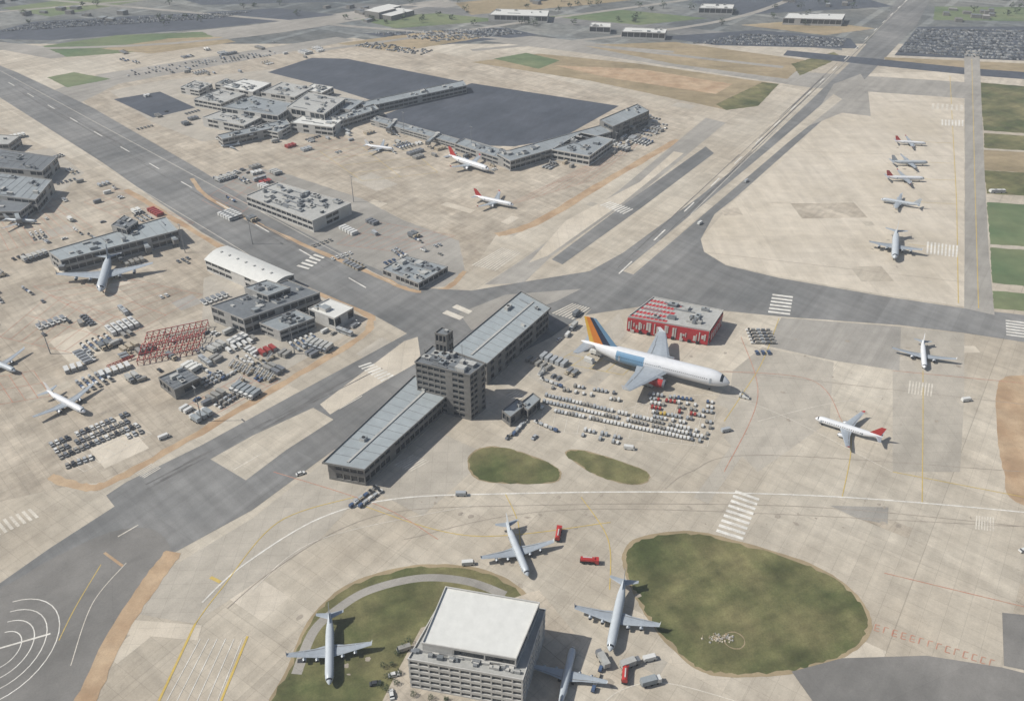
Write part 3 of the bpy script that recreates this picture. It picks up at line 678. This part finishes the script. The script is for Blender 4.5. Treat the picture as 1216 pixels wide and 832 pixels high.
# oil and fluid stains around the stands
stn=M(); rs3=random.Random(8)
def blob(x,y,r,k):
    e=rs3.uniform(.4,1);an=rs3.uniform(0,pi); c,d=cos(an),sin(an)
    pts=[(r*cos(t*pi/6)*rs3.uniform(.6,1.1),r*e*sin(t*pi/6)*rs3.uniform(.6,1.1)) for t in range(12)]
    stn.add([(x+u*c-v*d,y+u*d+v*c,.0795+.00003*(k%100)) for u,v in pts],[tuple(range(12))],m_stain)
k=0
for px,py,r in planes:
    for i in range(5):
        k+=1; blob(px+rs3.gauss(0,r*.5),py+rs3.gauss(0,r*.5),rs3.uniform(.5,2.2),k)
for i in range(70):
    k+=1; x,y=P(rs3.uniform(440,1160),rs3.uniform(585,630) if i%2 else rs3.uniform(400,530))
    blob(x,y,rs3.uniform(.4,1.8),k)
stn.build('oil_stains')
# ---------------------------------------------------------------- vehicles
def wheels(m,L,W,r=.35,n=2):
    for i in range(n):
        x=-L*.32+i*L*.64/(n-1)
        for y in (-W/2-.02,W/2-.22): m.cyl(x,y,r,r,.24,8,m_tyre,'y')
def car(m,p):
    m.box(0,0,.3,4.4,1.8,.6,p,tx=.97,ty=.94); m.box(-.25,0,.9,2.7,1.66,.5,m_glass,tx=.7,ty=.86); m.box(-.3,0,1.4,1.8,1.38,.05,p); wheels(m,4.4,1.8)
def van(m,p):
    m.box(-.3,0,.4,5,2,1.8,p,tx=.97,ty=.93); m.box(2.3,0,.4,.9,1.95,.8,p); m.box(2.2,0,1.2,.8,1.8,.8,m_glass,tx=.4,sx=-.2); wheels(m,5,2,.4)
def truck(m,p,p2):
    m.box(-1,0,1,6,2.5,2.4,p2); m.box(3.1,0,.6,1.8,2.4,2.1,p,tx=.9,ty=.92); m.box(3.75,0,1.6,.6,2.2,.8,m_glass,tx=.6); m.box(0,0,.6,8,1,.4,m_black); wheels(m,7.5,2.5,.5,3)
def tanker(m,p):
    m.cyl(-4,0,2.1,1.15,6.2,12,m_roofw,'x'); m.box(-1,0,.7,6.4,2.2,.5,m_black); m.box(3.1,0,.6,1.8,2.4,2.1,p,tx=.9); m.box(3.8,0,1.6,.5,2.2,.8,m_glass,tx=.6); wheels(m,7.5,2.5,.5,3)
def redtanker(m):
    m.cyl(-4,0,2.1,1.15,6.2,12,m_tred,'x'); m.box(-1,0,.7,6.4,2.2,.5,m_black); m.box(3.1,0,.6,1.8,2.4,2.1,m_tred,tx=.9); m.box(3.8,0,1.6,.5,2.2,.8,m_glass,tx=.6); m.box(-1,0,3.2,4,.5,.15,m_walw); wheels(m,7.5,2.5,.5,3)
def bus(m,p):
    m.box(0,0,.4,12,2.6,2.6,p,ty=.96); m.box(0,0,1.5,11.6,2.64,.8,m_glass); m.box(-2,0,3,2,1.6,.3,m_metal); m.box(2.5,0,3,1.6,1.6,.25,m_roofl); wheels(m,9,2.6,.5)
cartp=[paints[i] for i in (0,1,1,2,6,9,9,5)]
def cart1(m,p,rr,x=0):
    m.box(x,0,.4,2.5,1.5,.15,m_black); m.box(x,0,.6,2.3,1.4,rr.uniform(.5,1.3),p,tx=.95,ty=.9)
    m.box(x+1.5,0,.45,.7,.12,.1,m_black)
    for y in (-.75,.6): m.cyl(x,y,.25,.25,.15,8,m_tyre,'y')
def carts(m,p,rr):
    m.box(4.2,0,.3,2.6,1.5,.8,p,tx=.9); m.box(3.7,0,1.1,1,1.3,.9,m_glass,ty=.85)
    for k in range(4): cart1(m,rr.choice(cartp),rr,1-k*3.1)
def stairs(m,p):
    m.box(-1.5,0,.4,4,1.9,.9,p); m.box(1.6,0,.4,1.4,1.9,1.6,p,tx=.8)
    for k in range(8): m.box(-3+k*.55,0,1.3+k*.32,.55,1.5,.12,m_metal)
    m.beam((-3,-.8,1.9),(1.2,-.8,4.6),.12,m_metal); m.beam((-3,.8,1.9),(1.2,.8,4.6),.12,m_metal); m.beam((.9,.6,1.3),(.9,.6,3.6),.15,m_metal); m.beam((.9,-.6,1.3),(.9,-.6,3.6),.15,m_metal); wheels(m,4.5,1.9,.4)
def container(m,p):
    m.box(0,0,.1,6,2.4,2.5,p)
    for k in range(14): m.box(-2.8+k*.43,0,.15,.12,2.5,2.4,p)
    m.box(3.02,0,.2,.06,2.2,2.2,m_metal)
def loader(m,p):
    m.box(0,0,.5,7,2.6,.5,p); m.box(-1,0,1.6,5,2.4,.25,m_metal); m.beam((-3,-1,1),(1,-1,1.6),.2,m_metal); m.beam((-3,1,1),(1,1,1.6),.2,m_metal); m.box(2.9,1,1,1,1,1.6,p); m.box(2.9,1,1.9,1.03,1.03,.5,m_glass); wheels(m,6,2.6,.4)
def jetbridge(m):
    m.cyl(0,0,0,.8,4,10,m_metal); m.cyl(0,0,4,2.4,3,12,m_walw); m.box(8,0,4.2,14,2.6,2.6,m_walw,top=m_roofl); m.box(20,0,4.35,12,3,2.9,m_wall,top=m_roof)
    m.box(8,0,5,13.4,2.66,.9,m_glass); m.box(27,0,4.1,3.2,3.8,3.2,m_walld,top=m_roofd); m.beam((23,-1.4,.6),(23,-1.4,4.4),.4,m_metal); m.beam((23,1.4,.6),(23,1.4,4.4),.4,m_metal)
    m.box(23,0,.5,1,3.6,.4,m_metal)
    for y in (-1.9,1.4): m.cyl(23,y,.6,.6,.5,10,m_tyre,'y')
lib=[]
rr=random.Random(9)
def mk_(name,fn,*a):
    m=M(); fn(m,*a); return (name,m.mesh(name))
for p in (0,1,2,3,9,5): lib.append(mk_('parked_car',car,paints[p]))
for p in (0,1,9): lib.append(mk_('service_van',van,paints[p]))
for p,q in ((0,m_roofw),(1,m_roofl),(2,m_roofl),(6,m_roofd),(0,m_roof)): lib.append(mk_('catering_truck',truck,paints[p],q))
lib.append(mk_('fuel_tanker',tanker,paints[0])); 
lib.append(mk_('apron_bus',bus,paints[0])); lib.append(mk_('apron_bus',bus,paints[1]))
for p in (9,0,2,0,1,9): lib.append(mk_('baggage_cart_train',carts,paints[p],rr))
for p in (0,6): lib.append(mk_('boarding_stairs_truck',stairs,paints[p]))
for p in (4,2,9,1,0,9,6): lib.append(mk_('freight_container',container,paints[p]))
for p in (0,6): lib.append(mk_('cargo_loader',loader,paints[p]))
redt=mk_('fire_tanker_truck',redtanker); jb=mk_('jet_bridge',jetbridge)
for px,py,tx,ty in ((622,186,606,212),(650,180,640,200),(690,168,700,190),(735,150,752,160),(90,306,76,328),(168,288,182,310),(196,280,212,296),(470,150,455,168),(520,166,505,180),(300,158,300,172),(20,256,26,272)):
    a=P(px,py);b=P(tx,ty); inst(jb[0],jb[1],a[0],a[1],math.atan2(b[1]-a[1],b[0]-a[0]))
def pip(x,y,poly):
    c=False;j=len(poly)-1
    for i in range(len(poly)):
        if (poly[i][1]>y)!=(poly[j][1]>y) and x<(poly[j][0]-poly[i][0])*(y-poly[i][1])/(poly[j][1]-poly[i][1])+poly[i][0]: c=not c
        j=i
    return c
placed=[]
def blocked(x,y,rad=6):
    for Q in foot:
        if pip(x,y,Q): return True
        for i in range(4):
            a,b=Q[i],Q[(i+1)%4];d=math.dist(a,b) or 1;t=max(0,min(1,((x-a[0])*(b[0]-a[0])+(y-a[1])*(b[1]-a[1]))/d/d))
            if math.hypot(x-a[0]-(b[0]-a[0])*t,y-a[1]-(b[1]-a[1])*t)<4: return True
    for px,py,r in planes:
        if math.hypot(x-px,y-py)<r*.75: return True
    for px,py in placed:
        if math.hypot(x-px,y-py)<rad: return True
    return False
def scatter(q,n,ang,names=None,rows=True):
    w=[P(*p) for p in q]; xs=[p[0] for p in w];ys=[p[1] for p in w];c=0;tr=0
    L=[l for l in lib if not names or l[0] in names]
    while c<n and tr<n*20:
        tr+=1;x=rr.uniform(min(xs),max(xs));y=rr.uniform(min(ys),max(ys))
        if not pip(x,y,w) or blocked(x,y): continue
        k=rr.choice(L); a_=ang+rr.choice([0,pi/2,pi,0])+rr.gauss(0,.06)
        m_=rr.choice([1,1,2,3,5]) if rows else 1
        for i in range(m_):
            xx,yy=x-sin(a_)*i*3.6,y+cos(a_)*i*3.6
            if blocked(xx,yy,3.2): break
            inst(k[0],k[1],xx,yy,a_); placed.append((xx,yy)); c+=1
scatter([(0,325),(60,260),(230,285),(250,330),(240,390),(130,400),(0,360)],45,A2)
scatter([(100,480),(240,470),(330,420),(430,385),(410,372),(250,395),(130,400),(50,440)],60,A2)
scatter([(245,395),(430,385),(335,445),(240,500),(200,480)],70,A1)
scatter([(0,160),(60,180),(215,262),(200,280),(60,262),(-20,262)],40,A2)
scatter([(-30,330),(60,340),(60,400),(-40,420)],22,A2)
scatter([(235,215),(300,195),(345,212),(300,275),(250,240)],30,A2)
scatter([(380,262),(470,262),(540,300),(430,320),(340,290)],38,A2)
scatter([(130,110),(245,100),(240,165),(180,150)],20,A2)
scatter([(240,165),(500,190),(560,180),(440,140),(350,160)],50,A2)
scatter([(590,195),(690,200),(800,150),(770,135),(700,190)],60,A1)
scatter([(545,170),(600,195),(590,205),(535,185)],16,A1)
scatter([(120,62),(380,48),(420,62),(300,85),(180,100)],55,A2)
scatter([(630,440),(720,425),(740,440),(700,456),(650,458)],14,A1)
scatter([(855,380),(935,400),(900,450),(860,440)],6,0)
scatter([(690,800),(790,820),(770,770),(720,780)],4,.3,['service_van','catering_truck'],False)
scatter([(450,800),(480,770),(475,832),(430,832)],4,.3,['service_van','parked_car'],False)
scatter([(620,440),(600,390),(700,370),(720,420)],6,A1,['service_van','parked_car','catering_truck'],False)
scatter([(600,505),(640,500),(660,520),(600,525)],4,A1,['service_van','parked_car','baggage_cart_train'],False)
def one(nm,px,py,an,col=0):
    L=[l for l in lib if l[0]==nm]; l=L[col]; x,y=P(px,py); inst(nm,l[1],x,y,an)
for px,py,an in ((663,636,1.4),(700,668,-.1),(742,802,1.4)):
    x,y=P(px,py); inst(redt[0],redt[1],x,y,an)
one('baggage_cart_train',712,798,1.2,0)
one('service_van',556,670,.1); one('parked_car',357,563,.5); one('baggage_cart_train',433,590,.9,0); one('baggage_cart_train',444,590,.9,1); one('baggage_cart_train',438,585,.9,2)
one('service_van',831,266,.9); one('service_van',886,216,.9,1); one('service_van',1147,476,.2); one('service_van',195,520,.7); one('service_van',747,533,-.2,0)
one('service_van',548,588,0,1); one('service_van',1178,228,.1); one('apron_bus',1184,229,0,0)
one('boarding_stairs_truck',882,472,2.7,0); one('catering_truck',768,458,2.6,1); one('service_van',862,512,.3,1); one('parked_car',1215,654,.3)
def lot(q,pr,pc,fill,simple=False,pal=(0,1,2,3,3,9,9,1),kind='parked_cars',gap=0,pair=False):
    w=[P(*p) for p in q]; m=M()
    nc=max(1,int((math.dist(w[0],w[1])+math.dist(w[3],w[2]))/2/pc)); nr=max(1,int((math.dist(w[0],w[3])+math.dist(w[1],w[2]))/2/pr))
    def B(u,v): return tuple((w[0][j]*(1-u)+w[1][j]*u)*(1-v)+(w[3][j]*(1-u)+w[2][j]*u)*v for j in (0,1))
    an0=math.atan2(w[1][1]-w[0][1],w[1][0]-w[0][0])+pi/2
    for r in range(nr):
        skip=0
        if pair and r%3==2: continue
        p=paints[rr.choice(pal)]
        for c in range(nc):
            if skip>0: skip-=1; continue
            if gap and rr.random()<gap: skip=rr.choice([1,2,3])
            if rr.random()>fill: continue
            if kind=='parked_cars' or rr.random()<.3: p=paints[rr.choice(pal)]
            x,y=B((c+.5)/nc,(r+.5)/nr); m.T=(x,y,.11,an0+rr.gauss(0,.03)+(pi if rr.random()<.5 and kind=='parked_cars' else 0))
            if kind=='baggage_carts': cart1(m,p,rr)
            elif simple: m.box(0,0,.2,4.4,1.8,.7,p); m.box(-.2,0,.9,2.4,1.6,.5,m_glass,top=p,tx=.8,ty=.85)
            else: car(m,p)
    m.T=None; m.build(kind)
lot([(72,548),(168,508),(150,488),(56,526)],5.0,2.5,.93,pal=(0,1,2,3,2,9,9))
lot([(80,560),(115,548),(108,538),(74,550)],5.4,2.5,.9,pal=(0,1,2,3,9))
lot([(152,526),(184,514),(172,504),(146,514)],5.4,2.5,.85,pal=(0,1,2,3,9))
CP=(0,0,0,1,1,1,9,2,9,0,1)
lot([(640,489),(836,528),(843,514),(648,466)],3.7,1.95,.95,pal=CP,kind='baggage_carts',gap=.04)
lot([(688,520),(735,530),(738,518),(694,508)],3.9,2.05,.7,pal=CP+(4,),kind='baggage_carts',gap=.1)
lot([(775,498),(845,512),(848,476),(768,466)],4.2,2.1,.75,pal=CP+CP+(4,8,5),kind='baggage_carts',gap=.12)
lot([(652,464),(735,480),(742,466),(660,452)],4.2,2.1,.5,pal=CP,kind='baggage_carts',gap=.15)
D=(2,0,2,9,1,1,3)
lot([(1065,62),(1240,74),(1250,36),(1090,34)],5.5,2.8,.75,True,pal=D,pair=True)
lot([(0,38),(260,22),(300,14),(40,28)],5.5,2.8,.6,True,pal=D,pair=True)
lot([(440,40),(600,34),(620,40),(520,50)][::-1],5.5,2.8,.6,True,pal=D,pair=True)
lot([(150,92),(330,66),(325,60),(150,84)],8,4,.5,True,pal=(0,1,2,9,3))
lot([(820,52),(1000,56),(1006,46),(890,40)],5.5,2.8,.7,True,pal=D,pair=True)
lot([(250,212),(262,218),(300,205),(290,200)][::-1],6,3,.6)
lot([(420,55),(500,66),(515,60),(440,50)],6,3.4,.5,True,pal=(0,1,2,9,3))
# floodlight masts
fm=M(); fm.cyl(0,0,0,.35,22,8,m_metal,r2=.16); fm.box(0,0,22,3.2,.4,.3,m_metal)
for k in range(5): fm.box(-1.3+k*.65,.3,21.7,.45,.35,.5,m_walw)
fme=fm.mesh('floodlight_mast')
for px,py in [(300,290),(420,240),(220,300),(350,420),(240,500),(60,420),(480,160),(560,178),(730,185)]:
    x,y=P(px,py); inst('floodlight_mast',fme,x,y,A2)
# ---------------------------------------------------------------- air haze
hz=M(); hz.box(0,2500,-1,14000,9000,500,m_white); ho=hz.build('air_haze')
mh=bpy.data.materials.new('haze'); mh.use_nodes=True; nt=mh.node_tree; nt.nodes.clear()
o_=nt.nodes.new('ShaderNodeOutputMaterial'); vv=nt.nodes.new('ShaderNodeVolumeScatter'); vv.inputs['Density'].default_value=.00016
vv.inputs['Color'].default_value=(.86,.93,1,1); vv.inputs['Anisotropy'].default_value=.0
nt.links.new(vv.outputs[0],o_.inputs['Volume']); ho.data.materials.clear(); ho.data.materials.append(mh)
# ---------------------------------------------------------------- light, sky, camera
sc=bpy.context.scene
EL=radians(46); sdx,sdy=1.0,.04   # shadow direction on the ground
l=math.hypot(sdx,sdy); sdx/=l; sdy/=l
sun=bpy.data.lights.new('sun','SUN'); sun.energy=5.0; sun.angle=radians(.5); sun.color=(1,.975,.92)
so=bpy.data.objects.new('sun',sun); sc.collection.objects.link(so)
dirv=Vector((sdx*cos(EL),sdy*cos(EL),-sin(EL))); so.rotation_euler=dirv.to_track_quat('-Z','Y').to_euler()
w=bpy.data.worlds.new('World'); sc.world=w; w.use_nodes=True; nt=w.node_tree
sk=nt.nodes.new('ShaderNodeTexSky'); sk.sky_type='NISHITA'; sk.sun_disc=False; sk.sun_elevation=EL
sk.sun_rotation=math.atan2(-sdx,-sdy)%(2*pi); sk.altitude=100; sk.dust_density=2
nt.links.new(sk.outputs[0],nt.nodes['Background'].inputs[0]); nt.nodes['Background'].inputs[1].default_value=.09
cd=bpy.data.cameras.new('camera'); co=bpy.data.objects.new('camera',cd); sc.collection.objects.link(co)
co.location=(0,0,HC); co.rotation_euler=(pi/2-PT,0,0); cd.sensor_width=36; cd.lens=F/1216*36; cd.clip_end=60000; cd.clip_start=1
sc.camera=co
sc.view_settings.view_transform='Standard'; sc.view_settings.look='None'; sc.view_settings.exposure=0
